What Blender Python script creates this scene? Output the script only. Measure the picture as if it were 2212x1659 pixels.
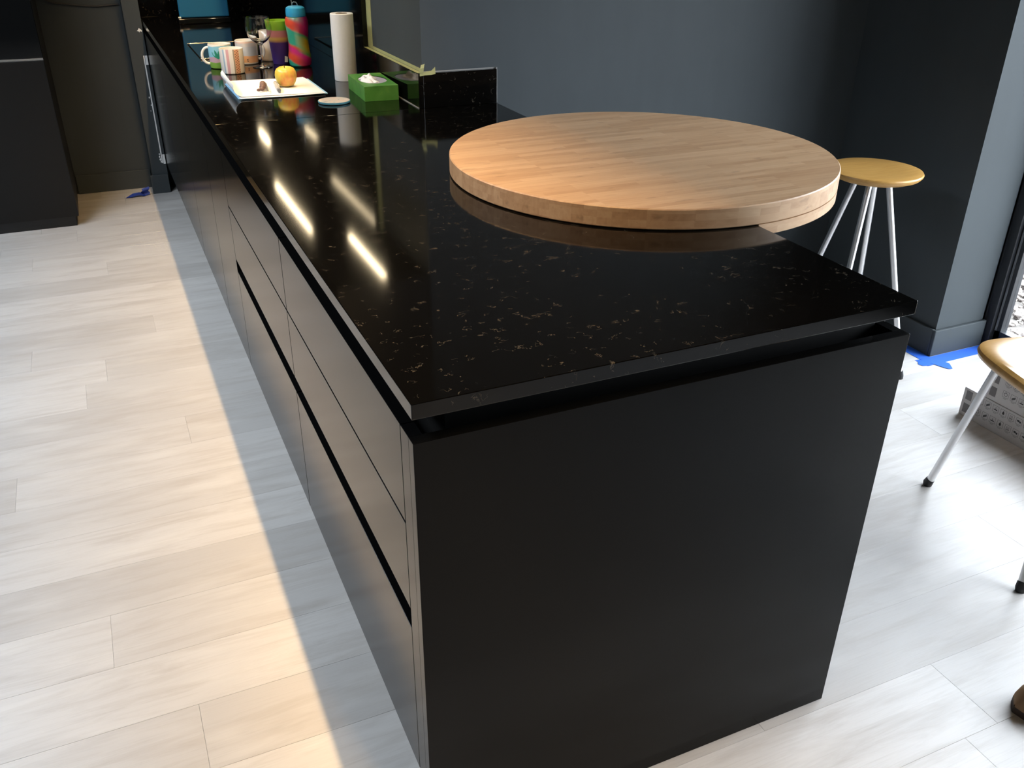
import bpy, bmesh, math, random
from mathutils import Vector, Matrix

for o in list(bpy.data.objects):
    bpy.data.objects.remove(o, do_unlink=True)
scene = bpy.context.scene
C = scene.collection
random.seed(7)

# ------------------------------------------------------------------ camera
F_PX, PITCH, YAW, ROLL = 1936.64, 0.4954, 0.4263, 0.0103
cam_d = bpy.data.cameras.new('camera')
cam_d.sensor_fit = 'HORIZONTAL'
cam_d.sensor_width = 36.0
cam_d.lens = F_PX / 2212.0 * 36.0
cam_d.clip_start = 0.02
cam = bpy.data.objects.new('camera', cam_d)
C.objects.link(cam)
fw = Vector((math.sin(YAW) * math.cos(PITCH), math.cos(YAW) * math.cos(PITCH), -math.sin(PITCH)))
rt = Vector((math.cos(YAW), -math.sin(YAW), 0.0))
up = rt.cross(fw)
rt2 = rt * math.cos(ROLL) + up * math.sin(ROLL)
up2 = up * math.cos(ROLL) - rt * math.sin(ROLL)
m = Matrix((rt2, up2, -fw)).transposed().to_4x4()
m.translation = Vector((-0.2942, -0.9597, 1.4797))
cam.matrix_world = m
scene.camera = cam

# ------------------------------------------------------------------ world, exposure
SKY = 8.6
world = bpy.data.worlds.new('overcast_sky')
scene.world = world
world.use_nodes = True
bg = world.node_tree.nodes['Background']
bg.inputs['Color'].default_value = (0.85, 0.90, 1.0, 1)
bg.inputs['Strength'].default_value = SKY
vs = scene.view_settings
vs.view_transform = 'Standard'
vs.look = 'None'
vs.gamma = 1.0
vs.use_curve_mapping = False
vs.exposure = 0.95

# daylight openings (sampling portals for the sky, exactly filling the glazed openings)
def portal(name, loc, rot, sx, sy):
    l = bpy.data.lights.new(name, 'AREA')
    l.shape = 'RECTANGLE'; l.size = sx; l.size_y = sy
    l.cycles.is_portal = True
    o = bpy.data.objects.new(name, l); C.objects.link(o)
    o.location = loc; o.rotation_euler = rot
    return o
# room dimensions
XL, XR, YB, ZC = -2.6, 2.66, -3.2, 2.5
WIN = (-1.90, -0.95, 0.3, 3.6)         # rooflight over the aisle: x0,x1,y0,y1
DOOR = (-1.30, 1.13, 0.0, 2.25)         # glazed doors on the right
portal('door_daylight_portal', (XR + 0.06, (DOOR[0] + DOOR[1]) / 2, 1.125), (0, math.radians(90), 0), 2.25, DOOR[1] - DOOR[0])
portal('rooflight_daylight_portal', ((WIN[0] + WIN[1]) / 2, (WIN[2] + WIN[3]) / 2, ZC + 0.15), (0, 0, 0), WIN[1] - WIN[0], WIN[3] - WIN[2])

# ------------------------------------------------------------------ materials
def new_mat(name):
    mt = bpy.data.materials.new(name)
    mt.use_nodes = True
    nt = mt.node_tree
    return mt, nt, nt.nodes['Principled BSDF']

def N(nt, t, **kw):
    n = nt.nodes.new(t)
    for k, v in kw.items():
        setattr(n, k, v)
    return n

def mixrgb(nt, fac, a, b, mode='MIX'):
    n = nt.nodes.new('ShaderNodeMix'); n.data_type = 'RGBA'; n.blend_type = mode
    for sock, v in ((n.inputs[0], fac), (n.inputs[6], a), (n.inputs[7], b)):
        if hasattr(v, 'is_linked') or hasattr(v, 'links'):
            nt.links.new(v, sock)
        elif isinstance(v, (tuple, list)):
            sock.default_value = (*v[:3], 1)
        else:
            sock.default_value = v
    return n.outputs[2]

def math_n(nt, op, a, b=None, c=None):
    n = nt.nodes.new('ShaderNodeMath'); n.operation = op
    for i, v in enumerate((a, b, c)):
        if v is None: continue
        if hasattr(v, 'links'): nt.links.new(v, n.inputs[i])
        else: n.inputs[i].default_value = v
    return n.outputs[0]

def noise(nt, vec, scale, detail=3, rough=0.55, dist=0.0):
    n = N(nt, 'ShaderNodeTexNoise')
    n.inputs['Scale'].default_value = scale; n.inputs['Detail'].default_value = detail
    n.inputs['Roughness'].default_value = rough; n.inputs['Distortion'].default_value = dist
    if vec is not None: nt.links.new(vec, n.inputs['Vector'])
    return n

def mapping(nt, src, scale=(1, 1, 1), loc=(0, 0, 0), rot=(0, 0, 0)):
    n = N(nt, 'ShaderNodeMapping')
    n.inputs['Scale'].default_value = scale; n.inputs['Location'].default_value = loc; n.inputs['Rotation'].default_value = rot
    nt.links.new(src, n.inputs['Vector'])
    return n.outputs['Vector']

def ramp(nt, fac, stops, interp='LINEAR'):
    n = N(nt, 'ShaderNodeValToRGB')
    cr = n.color_ramp; cr.interpolation = interp
    while len(cr.elements) > 1: cr.elements.remove(cr.elements[-1])
    cr.elements[0].position = stops[0][0]; cr.elements[0].color = (*stops[0][1], 1)
    for p_, c_ in stops[1:]:
        e = cr.elements.new(p_); e.color = (*c_, 1)
    nt.links.new(fac, n.inputs['Fac'])
    return n.outputs['Color']

def bump(nt, bsdf, height, strength=0.1, dist=0.002):
    b = N(nt, 'ShaderNodeBump')
    b.inputs['Strength'].default_value = strength; b.inputs['Distance'].default_value = dist
    nt.links.new(height, b.inputs['Height'])
    nt.links.new(b.outputs['Normal'], bsdf.inputs['Normal'])

def simple(name, col, rough=0.5, metal=0.0, var=0.06, scale=30, spec=0.5, bmp=0.0, coat=0.0):
    """plain paint / plastic / metal with a faint procedural tint variation"""
    mt, nt, b = new_mat(name)
    tc = N(nt, 'ShaderNodeTexCoord')
    nz = noise(nt, tc.outputs['Object'], scale, 3)
    dark = tuple(c * (1 - var) for c in col); lite = tuple(min(1, c * (1 + var)) for c in col)
    nt.links.new(mixrgb(nt, nz.outputs['Fac'], dark, lite), b.inputs['Base Color'])
    b.inputs['Roughness'].default_value = rough; b.inputs['Metallic'].default_value = metal
    b.inputs['Specular IOR Level'].default_value = spec
    b.inputs['Coat Weight'].default_value = coat
    if bmp: bump(nt, b, nz.outputs['Fac'], bmp)
    return mt

def wall_mat(name, col):
    mt, nt, b = new_mat(name)
    tc = N(nt, 'ShaderNodeTexCoord')
    big = noise(nt, tc.outputs['Object'], 3.0, 4, 0.6)
    strk = noise(nt, mapping(nt, tc.outputs['Object'], (6, 6, 1.2)), 2.0, 3)
    f = math_n(nt, 'MULTIPLY', math_n(nt, 'ADD', big.outputs['Fac'], strk.outputs['Fac']), 0.5)
    nt.links.new(mixrgb(nt, f, tuple(c * 0.85 for c in col), tuple(c * 1.15 for c in col)), b.inputs['Base Color'])
    b.inputs['Roughness'].default_value = 0.6
    b.inputs['Specular IOR Level'].default_value = 0.15
    fine = noise(nt, tc.outputs['Object'], 220, 2)
    bump(nt, b, fine.outputs['Fac'], 0.06, 0.001)
    return mt

def stone_mat():
    mt, nt, b = new_mat('black_quartz')
    tc = N(nt, 'ShaderNodeTexCoord')
    v = tc.outputs['Object']
    warp = noise(nt, v, 22, 4, 0.6)
    vw = N(nt, 'ShaderNodeVectorMath', operation='MULTIPLY_ADD')
    nt.links.new(warp.outputs['Color'], vw.inputs[0]); vw.inputs[1].default_value = (0.05, 0.05, 0.05); nt.links.new(v, vw.inputs[2])
    ridge = noise(nt, mapping(nt, vw.outputs[0], (1.0, 1.5, 1.0), rot=(0, 0, 0.4)), 30, 3, 0.6)
    d = math_n(nt, 'ABSOLUTE', math_n(nt, 'SUBTRACT', ridge.outputs['Fac'], 0.5))
    line = math_n(nt, 'LESS_THAN', d, 0.0085)
    mk = noise(nt, v, 46, 2, 0.5)
    mk2 = noise(nt, v, 5, 2, 0.5)
    mask = math_n(nt, 'MULTIPLY', math_n(nt, 'GREATER_THAN', mk.outputs['Fac'], 0.59), math_n(nt, 'GREATER_THAN', mk2.outputs['Fac'], 0.37))
    fl = math_n(nt, 'MULTIPLY', line, mask)
    nt.links.new(mixrgb(nt, fl, (0.0020, 0.0018, 0.0016), (0.045, 0.038, 0.029)), b.inputs['Base Color'])
    b.inputs['Roughness'].default_value = 0.075
    b.inputs['IOR'].default_value = 1.38
    return mt

def front_mat():
    mt, nt, b = new_mat('matt_black_laminate')
    tc = N(nt, 'ShaderNodeTexCoord')
    nz = noise(nt, tc.outputs['Object'], 260, 2)
    nt.links.new(mixrgb(nt, nz.outputs['Fac'], (0.0028, 0.0029, 0.0030), (0.004, 0.0041, 0.0042)), b.inputs['Base Color'])
    b.inputs['Roughness'].default_value = 0.17
    b.inputs['IOR'].default_value = 1.22
    return mt

def plank_mat():
    mt, nt, b = new_mat('white_washed_oak')
    tc = N(nt, 'ShaderNodeTexCoord'); oi = N(nt, 'ShaderNodeObjectInfo')
    off = N(nt, 'ShaderNodeVectorMath', operation='SCALE'); off.inputs[0].default_value = (37.0, 11.0, 5.0)
    nt.links.new(oi.outputs['Random'], off.inputs['Scale'])
    ad = N(nt, 'ShaderNodeVectorMath', operation='ADD')
    nt.links.new(tc.outputs['Object'], ad.inputs[0]); nt.links.new(off.outputs[0], ad.inputs[1])
    v = ad.outputs[0]
    g1 = noise(nt, mapping(nt, v, (1.5, 11, 1)), 2.2, 5, 0.65, 0.5)
    g2 = noise(nt, mapping(nt, v, (4, 150, 1)), 2.0, 3, 0.6)
    cl = noise(nt, mapping(nt, v, (2.5, 9, 1)), 1.6, 3, 0.5)
    base = mixrgb(nt, oi.outputs['Random'], (0.475, 0.46, 0.445), (0.60, 0.585, 0.57))
    c1 = mixrgb(nt, math_n(nt, 'MULTIPLY', ramp_fac(nt, g1.outputs['Fac'], 0.45, 0.75), 0.68), base, (0.39, 0.36, 0.33))
    c2 = mixrgb(nt, math_n(nt, 'MULTIPLY', ramp_fac(nt, cl.outputs['Fac'], 0.5, 0.75), 0.35), c1, (0.70, 0.685, 0.66))
    c3 = mixrgb(nt, math_n(nt, 'MULTIPLY', ramp_fac(nt, g2.outputs['Fac'], 0.5, 0.8), 0.26), c2, (0.36, 0.335, 0.31))
    nt.links.new(c3, b.inputs['Base Color'])
    b.inputs['Roughness'].default_value = 0.36
    b.inputs['Specular IOR Level'].default_value = 0.5
    bump(nt, b, g2.outputs['Fac'], 0.12, 0.001)
    return mt

def ramp_fac(nt, f, lo, hi):
    n = N(nt, 'ShaderNodeMapRange'); n.clamp = True
    nt.links.new(f, n.inputs['Value'])
    n.inputs['From Min'].default_value = lo; n.inputs['From Max'].default_value = hi
    return n.outputs['Result']

def bamboo_mat():
    mt, nt, b = new_mat('bamboo_block')
    tc = N(nt, 'ShaderNodeTexCoord')
    v = tc.outputs['Object']
    sep = N(nt, 'ShaderNodeSeparateXYZ'); nt.links.new(v, sep.inputs[0])
    # staves lie along x; layered in z as well
    cmb = N(nt, 'ShaderNodeCombineXYZ')
    zrow = math_n(nt, 'FLOOR', math_n(nt, 'MULTIPLY', sep.outputs['Z'], 72))
    nt.links.new(math_n(nt, 'ADD', sep.outputs['X'], math_n(nt, 'MULTIPLY', zrow, 0.37)), cmb.inputs['X'])
    nt.links.new(math_n(nt, 'ADD', sep.outputs['Y'], math_n(nt, 'MULTIPLY', zrow, 0.513)), cmb.inputs['Y'])
    br = N(nt, 'ShaderNodeTexBrick')
    nt.links.new(cmb.outputs[0], br.inputs['Vector'])
    br.inputs['Scale'].default_value = 1.0
    br.inputs['Brick Width'].default_value = 0.22; br.inputs['Row Height'].default_value = 0.019
    br.inputs['Mortar Size'].default_value = 0.0
    br.offset = 0.37; br.offset_frequency = 3
    br.inputs['Color1'].default_value = (0, 0, 0, 1); br.inputs['Color2'].default_value = (1, 1, 1, 1)
    g = noise(nt, mapping(nt, v, (5, 70, 40)), 2.0, 4, 0.6, 0.3)
    sp = noise(nt, mapping(nt, v, (9, 34, 30)), 2.0, 2, 0.5)
    f = math_n(nt, 'ADD', math_n(nt, 'MULTIPLY', br.outputs['Color'], 0.36), math_n(nt, 'MULTIPLY', g.outputs['Fac'], 0.64))
    col = ramp(nt, f, [(0.15, (0.36, 0.205, 0.105)), (0.5, (0.47, 0.295, 0.165)), (0.85, (0.56, 0.375, 0.225))])
    col = mixrgb(nt, math_n(nt, 'MULTIPLY', ramp_fac(nt, sp.outputs['Fac'], 0.64, 0.76), 0.45), col, (0.22, 0.13, 0.075))
    nt.links.new(col, b.inputs['Base Color'])
    b.inputs['Roughness'].default_value = 0.42
    b.inputs['Specular IOR Level'].default_value = 0.4
    return mt

def birch_mat():
    mt, nt, b = new_mat('honey_birch_seat')
    tc = N(nt, 'ShaderNodeTexCoord')
    g = noise(nt, mapping(nt, tc.outputs['Object'], (4, 40, 40), rot=(0, 0, 0.5)), 2.0, 4, 0.6, 0.3)
    nt.links.new(ramp(nt, g.outputs['Fac'], [(0.3, (0.40, 0.215, 0.055)), (0.7, (0.50, 0.285, 0.085))]), b.inputs['Base Color'])
    b.inputs['Roughness'].default_value = 0.32
    b.inputs['Specular IOR Level'].default_value = 0.35
    return mt

def glass_pane_mat():
    mt, nt, b = new_mat('window_glass')
    nt.nodes.remove(b)
    out = nt.nodes['Material Output']
    tr = N(nt, 'ShaderNodeBsdfTransparent'); gl = N(nt, 'ShaderNodeBsdfGlossy'); gl.inputs['Roughness'].default_value = 0.02
    tc = N(nt, 'ShaderNodeTexCoord'); nz = noise(nt, tc.outputs['Object'], 0.7, 2)
    nt.links.new(mixrgb(nt, nz.outputs['Fac'], (0.95, 0.97, 0.96), (0.97, 0.985, 0.98)), tr.inputs['Color'])
    lw = N(nt, 'ShaderNodeLayerWeight'); lw.inputs['Blend'].default_value = 0.5
    fr = math_n(nt, 'MULTIPLY_ADD', math_n(nt, 'POWER', lw.outputs['Facing'], 5.0), 0.9, 0.04)
    mx = N(nt, 'ShaderNodeMixShader')
    nt.links.new(fr, mx.inputs[0]); nt.links.new(tr.outputs[0], mx.inputs[1]); nt.links.new(gl.outputs[0], mx.inputs[2])
    nt.links.new(mx.outputs[0], out.inputs['Surface'])
    return mt

def drink_glass_mat():
    mt, nt, b = new_mat('clear_glass')
    tc = N(nt, 'ShaderNodeTexCoord'); nz = noise(nt, tc.outputs['Object'], 20, 2)
    nt.links.new(mixrgb(nt, nz.outputs['Fac'], (0.97, 0.97, 0.96), (1, 1, 1)), b.inputs['Base Color'])
    b.inputs['Transmission Weight'].default_value = 1.0
    b.inputs['Roughness'].default_value = 0.0
    b.inputs['IOR'].default_value = 1.48
    return mt

def emit_mat(name, col, strength):
    mt, nt, b = new_mat(name)
    tc = N(nt, 'ShaderNodeTexCoord'); nz = noise(nt, tc.outputs['Object'], 60, 1)
    nt.links.new(mixrgb(nt, nz.outputs['Fac'], tuple(c * 0.97 for c in col), col), b.inputs['Emission Color'])
    b.inputs['Emission Strength'].default_value = strength
    b.inputs['Base Color'].default_value = (0.8, 0.8, 0.8, 1)
    return mt

def uv_ramp_mat(name, axis, stops, interp='CONSTANT', rough=0.3, twist=0.0, rep=1.0, wob=0.0, coat=0.0):
    mt, nt, b = new_mat(name)
    uv = N(nt, 'ShaderNodeUVMap'); sep = N(nt, 'ShaderNodeSeparateXYZ'); nt.links.new(uv.outputs[0], sep.inputs[0])
    f = sep.outputs['X'] if axis == 'u' else sep.outputs['Y']
    if twist:
        f = math_n(nt, 'ADD', f, math_n(nt, 'MULTIPLY', sep.outputs['Y' if axis == 'u' else 'X'], twist))
    if wob:
        tc = N(nt, 'ShaderNodeTexCoord'); nz = noise(nt, tc.outputs['Object'], 22, 2)
        f = math_n(nt, 'ADD', f, math_n(nt, 'MULTIPLY', math_n(nt, 'SUBTRACT', nz.outputs['Fac'], 0.5), wob))
    if rep != 1.0 or twist:
        f = math_n(nt, 'FRACT', math_n(nt, 'MULTIPLY', f, rep))
    nt.links.new(ramp(nt, f, stops, interp), b.inputs['Base Color'])
    b.inputs['Roughness'].default_value = rough
    b.inputs['Coat Weight'].default_value = coat
    return mt

WALL = wall_mat('slate_wall_paint', (0.050, 0.059, 0.064))
CEIL = wall_mat('dark_ceiling_paint', (0.035, 0.035, 0.035))
STONE = stone_mat()
FRONT = front_mat()
CARC = simple('black_carcass', (0.006, 0.006, 0.006), 0.5)
PLANK = plank_mat()
SUB = simple('floor_underlay', (0.32, 0.31, 0.29), 0.8)
BAMBOO = bamboo_mat()
BIRCH = birch_mat()
CHROME = simple('satin_chrome', (0.74, 0.74, 0.75), 0.36, 1.0, 0.04)
RUBBER = simple('black_rubber', (0.012, 0.012, 0.013), 0.6)
GREYPOST = simple('grey_powder_coat', (0.45, 0.47, 0.48), 0.4)
PANE = glass_pane_mat()
ALU = simple('anthracite_aluminium', (0.018, 0.02, 0.024), 0.35)
BEAD = simple('grey_glazing_bead', (0.13, 0.14, 0.15), 0.4)
BLUETAPE = simple('blue_masking_tape', (0.028, 0.13, 0.62), 0.55, 0, 0.12, 60)
YTAPE = simple('yellow_masking_tape', (0.34, 0.34, 0.15), 0.6, 0, 0.15, 50)
CAULK = simple('white_sealant', (0.25, 0.245, 0.235), 0.6)
BARE = simple('bare_white_plaster', (0.80, 0.81, 0.81), 0.8, 0, 0.1, 40)
WARM = (1.0, 0.70, 0.36)
LED = emit_mat('warm_led_diffuser', (1.0, 0.80, 0.50), 14.0)
LEDP = emit_mat('warm_slot_diffuser', (1.0, 0.66, 0.31), 148.0)
GLOSSB = simple('gloss_black_glass', (0.004, 0.004, 0.004), 0.06)
STEEL = simple('brushed_steel', (0.62, 0.61, 0.58), 0.25, 1.0, 0.05)
PAPER = simple('white_paper', (0.80, 0.80, 0.79), 0.7, 0, 0.03)
TISSUEROLL = simple('kitchen_paper', (0.74, 0.73, 0.71), 0.9, 0, 0.05, 120, 0.2, 0.25)

# ------------------------------------------------------------------ mesh helpers
class MB:
    def __init__(s):
        s.bm = bmesh.new(); s.uv = s.bm.loops.layers.uv.new('UVMap')
    def box(s, x0, x1, y0, y1, z0, z1, bev=0.0, seg=2):
        t = bmesh.new()
        bmesh.ops.create_cube(t, size=1.0)
        for v in t.verts:
            v.co = Vector(((v.co.x + .5) * (x1 - x0) + x0, (v.co.y + .5) * (y1 - y0) + y0, (v.co.z + .5) * (z1 - z0) + z0))
        if bev:
            bmesh.ops.bevel(t, geom=list(t.edges), offset=bev, segments=seg, affect='EDGES', profile=0.5)
        s._merge(t); return s
    def _merge(s, t, mat=None):
        if mat is not None: bmesh.ops.transform(t, matrix=mat, verts=t.verts)
        mp = {}
        for v in t.verts: mp[v] = s.bm.verts.new(v.co)
        for f in t.faces:
            try:
                nf = s.bm.faces.new([mp[v] for v in f.verts]); nf.smooth = f.smooth
            except ValueError: pass
        t.free()
    def poly(s, pts, smooth=False):
        f = s.bm.faces.new([s.bm.verts.new(Vector(p)) for p in pts]); f.smooth = smooth; return s
    def prism(s, pts, axis, a0, a1):
        """pts 2D polygon extruded along axis ('x','y','z')"""
        def mk(p, a):
            if axis == 'y': return Vector((p[0], a, p[1]))
            if axis == 'x': return Vector((a, p[0], p[1]))
            return Vector((p[0], p[1], a))
        A = [s.bm.verts.new(mk(p, a0)) for p in pts]; B = [s.bm.verts.new(mk(p, a1)) for p in pts]
        n = len(pts)
        s.bm.faces.new(A); s.bm.faces.new(B)
        for i in range(n):
            s.bm.faces.new((A[i], A[(i + 1) % n], B[(i + 1) % n], B[i]))
        return s
    def lathe(s, prof, n=40, closed=False, c=(0, 0), cap=True):
        """prof: list of (r,z); uv u round, v 0..1 with z over the profile"""
        zs = [p[1] for p in prof]; z0, z1 = min(zs), max(zs)
        rings = []
        for r, z in prof:
            if r < 1e-6:
                rings.append([s.bm.verts.new((c[0], c[1], z))])
            else:
                rings.append([s.bm.verts.new((c[0] + r * math.cos(2 * math.pi * i / n), c[1] + r * math.sin(2 * math.pi * i / n), z)) for i in range(n)])
        for k in range(len(rings) - 1):
            a, b = rings[k], rings[k + 1]
            for i in range(n):
                j = (i + 1) % n
                if len(a) == 1 and len(b) == 1: continue
                if len(a) == 1: vs_, us = (a[0], b[j], b[i]), ((i + .5) / n, (i + 1) / n, i / n)
                elif len(b) == 1: vs_, us = (a[i], a[j], b[0]), (i / n, (i + 1) / n, (i + .5) / n)
                else: vs_, us = (a[i], a[j], b[j], b[i]), (i / n, (i + 1) / n, (i + 1) / n, i / n)
                f = s.bm.faces.new(vs_); f.smooth = True
                for lp, u in zip(f.loops, us):
                    lp[s.uv].uv = (u, (lp.vert.co.z - z0) / max(1e-6, z1 - z0))
        return s
    def tube(s, pts, rad, n=12, cap=True, smooth=True):
        pts = [Vector(p) for p in pts]
        rads = rad if isinstance(rad, (list, tuple)) else [rad] * len(pts)
        rings = []; prev = None
        for i, p in enumerate(pts):
            d = (pts[min(i + 1, len(pts) - 1)] - pts[max(i - 1, 0)]).normalized()
            if prev is None:
                a = d.orthogonal().normalized()
            else:
                a = (prev - d * prev.dot(d)).normalized()
            prev = a; b = d.cross(a)
            rings.append([s.bm.verts.new(p + (a * math.cos(2 * math.pi * k / n) + b * math.sin(2 * math.pi * k / n)) * rads[i]) for k in range(n)])
        for q in range(len(rings) - 1):
            for k in range(n):
                f = s.bm.faces.new((rings[q][k], rings[q][(k + 1) % n], rings[q + 1][(k + 1) % n], rings[q + 1][k])); f.smooth = smooth
        if cap:
            s.bm.faces.new(rings[0]); s.bm.faces.new(rings[-1])
        return s
    def ball(s, c, r, sub=2, sc=(1, 1, 1)):
        t = bmesh.new(); bmesh.ops.create_icosphere(t, subdivisions=sub, radius=1.0)
        for v in t.verts: v.co = Vector((c[0] + v.co.x * r * sc[0], c[1] + v.co.y * r * sc[1], c[2] + v.co.z * r * sc[2]))
        for f in t.faces: f.smooth = True
        s._merge(t); return s
    def rot(s, ang, piv=(0, 0, 0), axis='Z'):
        M = Matrix.Translation(piv) @ Matrix.Rotation(ang, 4, axis) @ Matrix.Translation(-Vector(piv))
        bmesh.ops.transform(s.bm, matrix=M, verts=s.bm.verts); return s
    def strip(s, pts, w, th=0.0004):
        """thin ribbon: list of (centre, half-width vector)"""
        prev = None
        for c, hv in pts:
            a, b = s.bm.verts.new(Vector(c) - Vector(hv)), s.bm.verts.new(Vector(c) + Vector(hv))
            if prev:
                f = s.bm.faces.new((prev[0], prev[1], b, a)); f.smooth = True
            prev = (a, b)
        return s
    def solidify(s, t):
        bmesh.ops.recalc_face_normals(s.bm, faces=s.bm.faces)
        g = bmesh.ops.solidify(s.bm, geom=list(s.bm.faces), thickness=t); return s
    def build(s, name, mat, parent=None, loc=(0, 0, 0), norm=True):
        if norm: bmesh.ops.recalc_face_normals(s.bm, faces=s.bm.faces)
        s.bm.normal_update()
        for e in s.bm.edges:
            if len(e.link_faces) == 2 and e.calc_face_angle(0) > 0.62: e.smooth = False
        me = bpy.data.meshes.new(name); s.bm.to_mesh(me); s.bm.free()
        me.materials.append(mat)
        return link(name, me, parent, loc)

WL = {}
def link(name, me, parent=None, loc=(0, 0, 0)):
    o = bpy.data.objects.new(name, me); C.objects.link(o)
    w = Vector(loc)
    if parent is not None:
        o.parent = parent; o.location = w - WL[parent]
    else:
        o.location = w
    WL[o] = w
    return o

def thing(name, loc, label, cat, group=None):
    o = bpy.data.objects.new(name, None); C.objects.link(o)
    o.empty_display_size = 0.05
    o.location = loc; WL[o] = Vector(loc)
    return tag(o, label, cat, group)
def tag(o, label, cat, group=None):
    o['label'] = label; o['category'] = cat
    if group: o['group'] = group
    return o
def struct(o, label=None):
    o['kind'] = 'structure'
    if label: o['label'] = label
    return o
def bx(*a, **k): return MB().box(*a, **k)

# ------------------------------------------------------------------ key planes (metres)
H = 0.91            # worktop top
ZB = 0.886          # worktop underside
W = 0.868           # peninsula width
XN, YN = 0.609, 1.738   # outer faces of the stone upstand on the nib
WX, WY = 0.627, 1.755   # painted wall faces behind it
YF = 4.55           # far wall
XRW = 2.363         # dark side wall
YP = 1.13           # pilaster face

# ------------------------------------------------------------------ room shell
floor = struct(bx(XL, XR + 0.05, YB, YF + 0.1, -0.12, -0.0042).build('floor', SUB))
floor['label'] = 'pale white-washed wood plank floor'
RW, RL, B0 = 0.177, 1.22, 0.865
full = None
def plank_mesh(L, wd):
    b = bx(-L / 2, L / 2, -wd / 2, wd / 2, -0.004, 0.0, bev=0.0003, seg=1)
    bmesh.ops.recalc_face_normals(b.bm, faces=b.bm.faces)
    me = bpy.data.meshes.new('plank'); b.bm.to_mesh(me); b.bm.free(); me.materials.append(PLANK); return me
PFULL = plank_mesh(RL - 0.0003, RW - 0.0003)
FIX = {0: -0.49, -2: -0.335, 4: -0.706, 10: -0.25, 9: -0.683, -6: 1.064}
k = -23
while B0 + (k - 1) * RW < YF:
    y0, y1 = B0 + (k - 1) * RW, B0 + k * RW
    if y1 <= YB: k += 1; continue
    off = FIX.get(k, random.uniform(0, RL))
    xend = XR - 0.012 if y0 < WY else WX + 0.02
    x = off - RL * math.ceil((off - XL) / RL)
    while x < xend:
        a, b_ = max(x, XL), min(x + RL, xend)
        if b_ - a > 0.03:
            me = PFULL if b_ - a > RL - 1e-4 else plank_mesh(b_ - a - 0.0003, RW - 0.0003)
            link('plank', me, floor, ((a + b_) / 2, (y0 + y1) / 2, 0))
        x += RL
    k += 1

cl_ = MB()
cl_.box(XL - 0.2, WIN[0], YB - 0.2, YF + 0.3, ZC, ZC + 0.2).box(WIN[1], XR + 0.1, YB - 0.2, YF + 0.3, ZC, ZC + 0.2)
cl_.box(WIN[0], WIN[1], YB - 0.2, WIN[2], ZC, ZC + 0.2).box(WIN[0], WIN[1], WIN[3], YF + 0.3, ZC, ZC + 0.2)
struct(cl_.build('ceiling', CEIL))
struct(bx(WX, XRW + 0.01, WY, YF + 0.3, 0, ZC).build('wall_back', WALL))
struct(bx(XRW, XR - 0.05, YP, YF + 0.3, 0, ZC).build('wall_right', WALL))
struct(bx(XR - 0.06, XR + 0.1, DOOR[1], YF + 0.3, -0.1, ZC).build('wall_right_outer', ALU))
struct(bx(XL, WX, YF, YF + 0.3, 0, ZC).build('wall_far', WALL))
struct(bx(XL - 0.2, XL, YB - 0.2, YF + 0.3, 0, ZC).build('wall_left', WALL))
struct(bx(XL - 0.2, XR + 0.1, YB - 0.2, YB, 0, ZC).build('wall_rear', WALL))
struct(bx(XR - 0.05, XR + 0.1, YB, DOOR[0], 0, ZC).build('wall_right_rear', WALL))
struct(bx(XR - 0.05, XR + 0.1, DOOR[0], DOOR[1], DOOR[3], ZC).build('trim_1', WALL))
# rooflight in the ceiling over the aisle
wf = MB()
ym = (WIN[2] + WIN[3]) / 2
for y in (WIN[2] + .03, ym, WIN[3] - .03): wf.box(WIN[0], WIN[1], y - 0.03, y + 0.03, ZC + 0.1, ZC + 0.16)
for x in (WIN[0] + .03, WIN[1] - .03): wf.box(x - 0.03, x + 0.03, WIN[2], WIN[3], ZC + 0.1, ZC + 0.16)
w1 = struct(wf.build('window_1', ALU)); w1['label'] = 'dark framed rooflight over the aisle'
bx(WIN[0] + .06, WIN[1] - .06, WIN[2] + .06, ym - .03, ZC + 0.127, ZC + 0.133).build('pane', PANE, w1)
bx(WIN[0] + .06, WIN[1] - .06, ym + .03, WIN[3] - .06, ZC + 0.127, ZC + 0.133).build('pane', PANE, w1)
# glazed doors on the right
d1 = struct(MB().box(XR - 0.045, XR + 0.005, DOOR[1] - 0.035, DOOR[1], 0, DOOR[3], bev=0.002)
            .box(XR - 0.045, XR + 0.035, DOOR[0], DOOR[0] + 0.045, 0, DOOR[3], bev=0.002)
            .box(XR - 0.045, XR + 0.035, DOOR[0], DOOR[1], DOOR[3] - 0.06, DOOR[3]).build('door_1', ALU))
d1['label'] = 'dark grey aluminium glazed door beside the pilaster'
nl = 3; lw = (DOOR[1] - DOOR[0] - 0.08) / nl
for i in range(nl):
    a = DOOR[1] - 0.035 - i * lw; b_ = a - lw
    f = MB().box(XR - 0.025, XR + 0.012, a - 0.026, a - 0.001, 0.012, DOOR[3] - 0.06, bev=0.0015).box(XR - 0.025, XR + 0.012, b_ + 0.001, b_ + 0.026, 0.012, DOOR[3] - 0.06, bev=0.0015)
    f.box(XR - 0.025, XR + 0.012, b_ + .001, a - .001, 0.012, 0.07).box(XR - 0.025, XR + 0.012, b_ + .001, a - .001, DOOR[3] - 0.11, DOOR[3] - 0.06)
    lf = f.build('door_leaf', ALU, d1)
    bx(XR - 0.029, XR - 0.0252, a - 0.010, a - 0.004, 0.07, DOOR[3] - 0.11).build('glazing_bead', BEAD, lf)
    bx(XR - 0.008, XR - 0.002, b_ + 0.026, a - 0.026, 0.07, DOOR[3] - 0.11).build('pane', PANE, lf)
struct(bx(XR - 0.05, XR + 0.06, DOOR[0], DOOR[1], -0.03, 0.008).build('trim_2', ALU))

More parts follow.
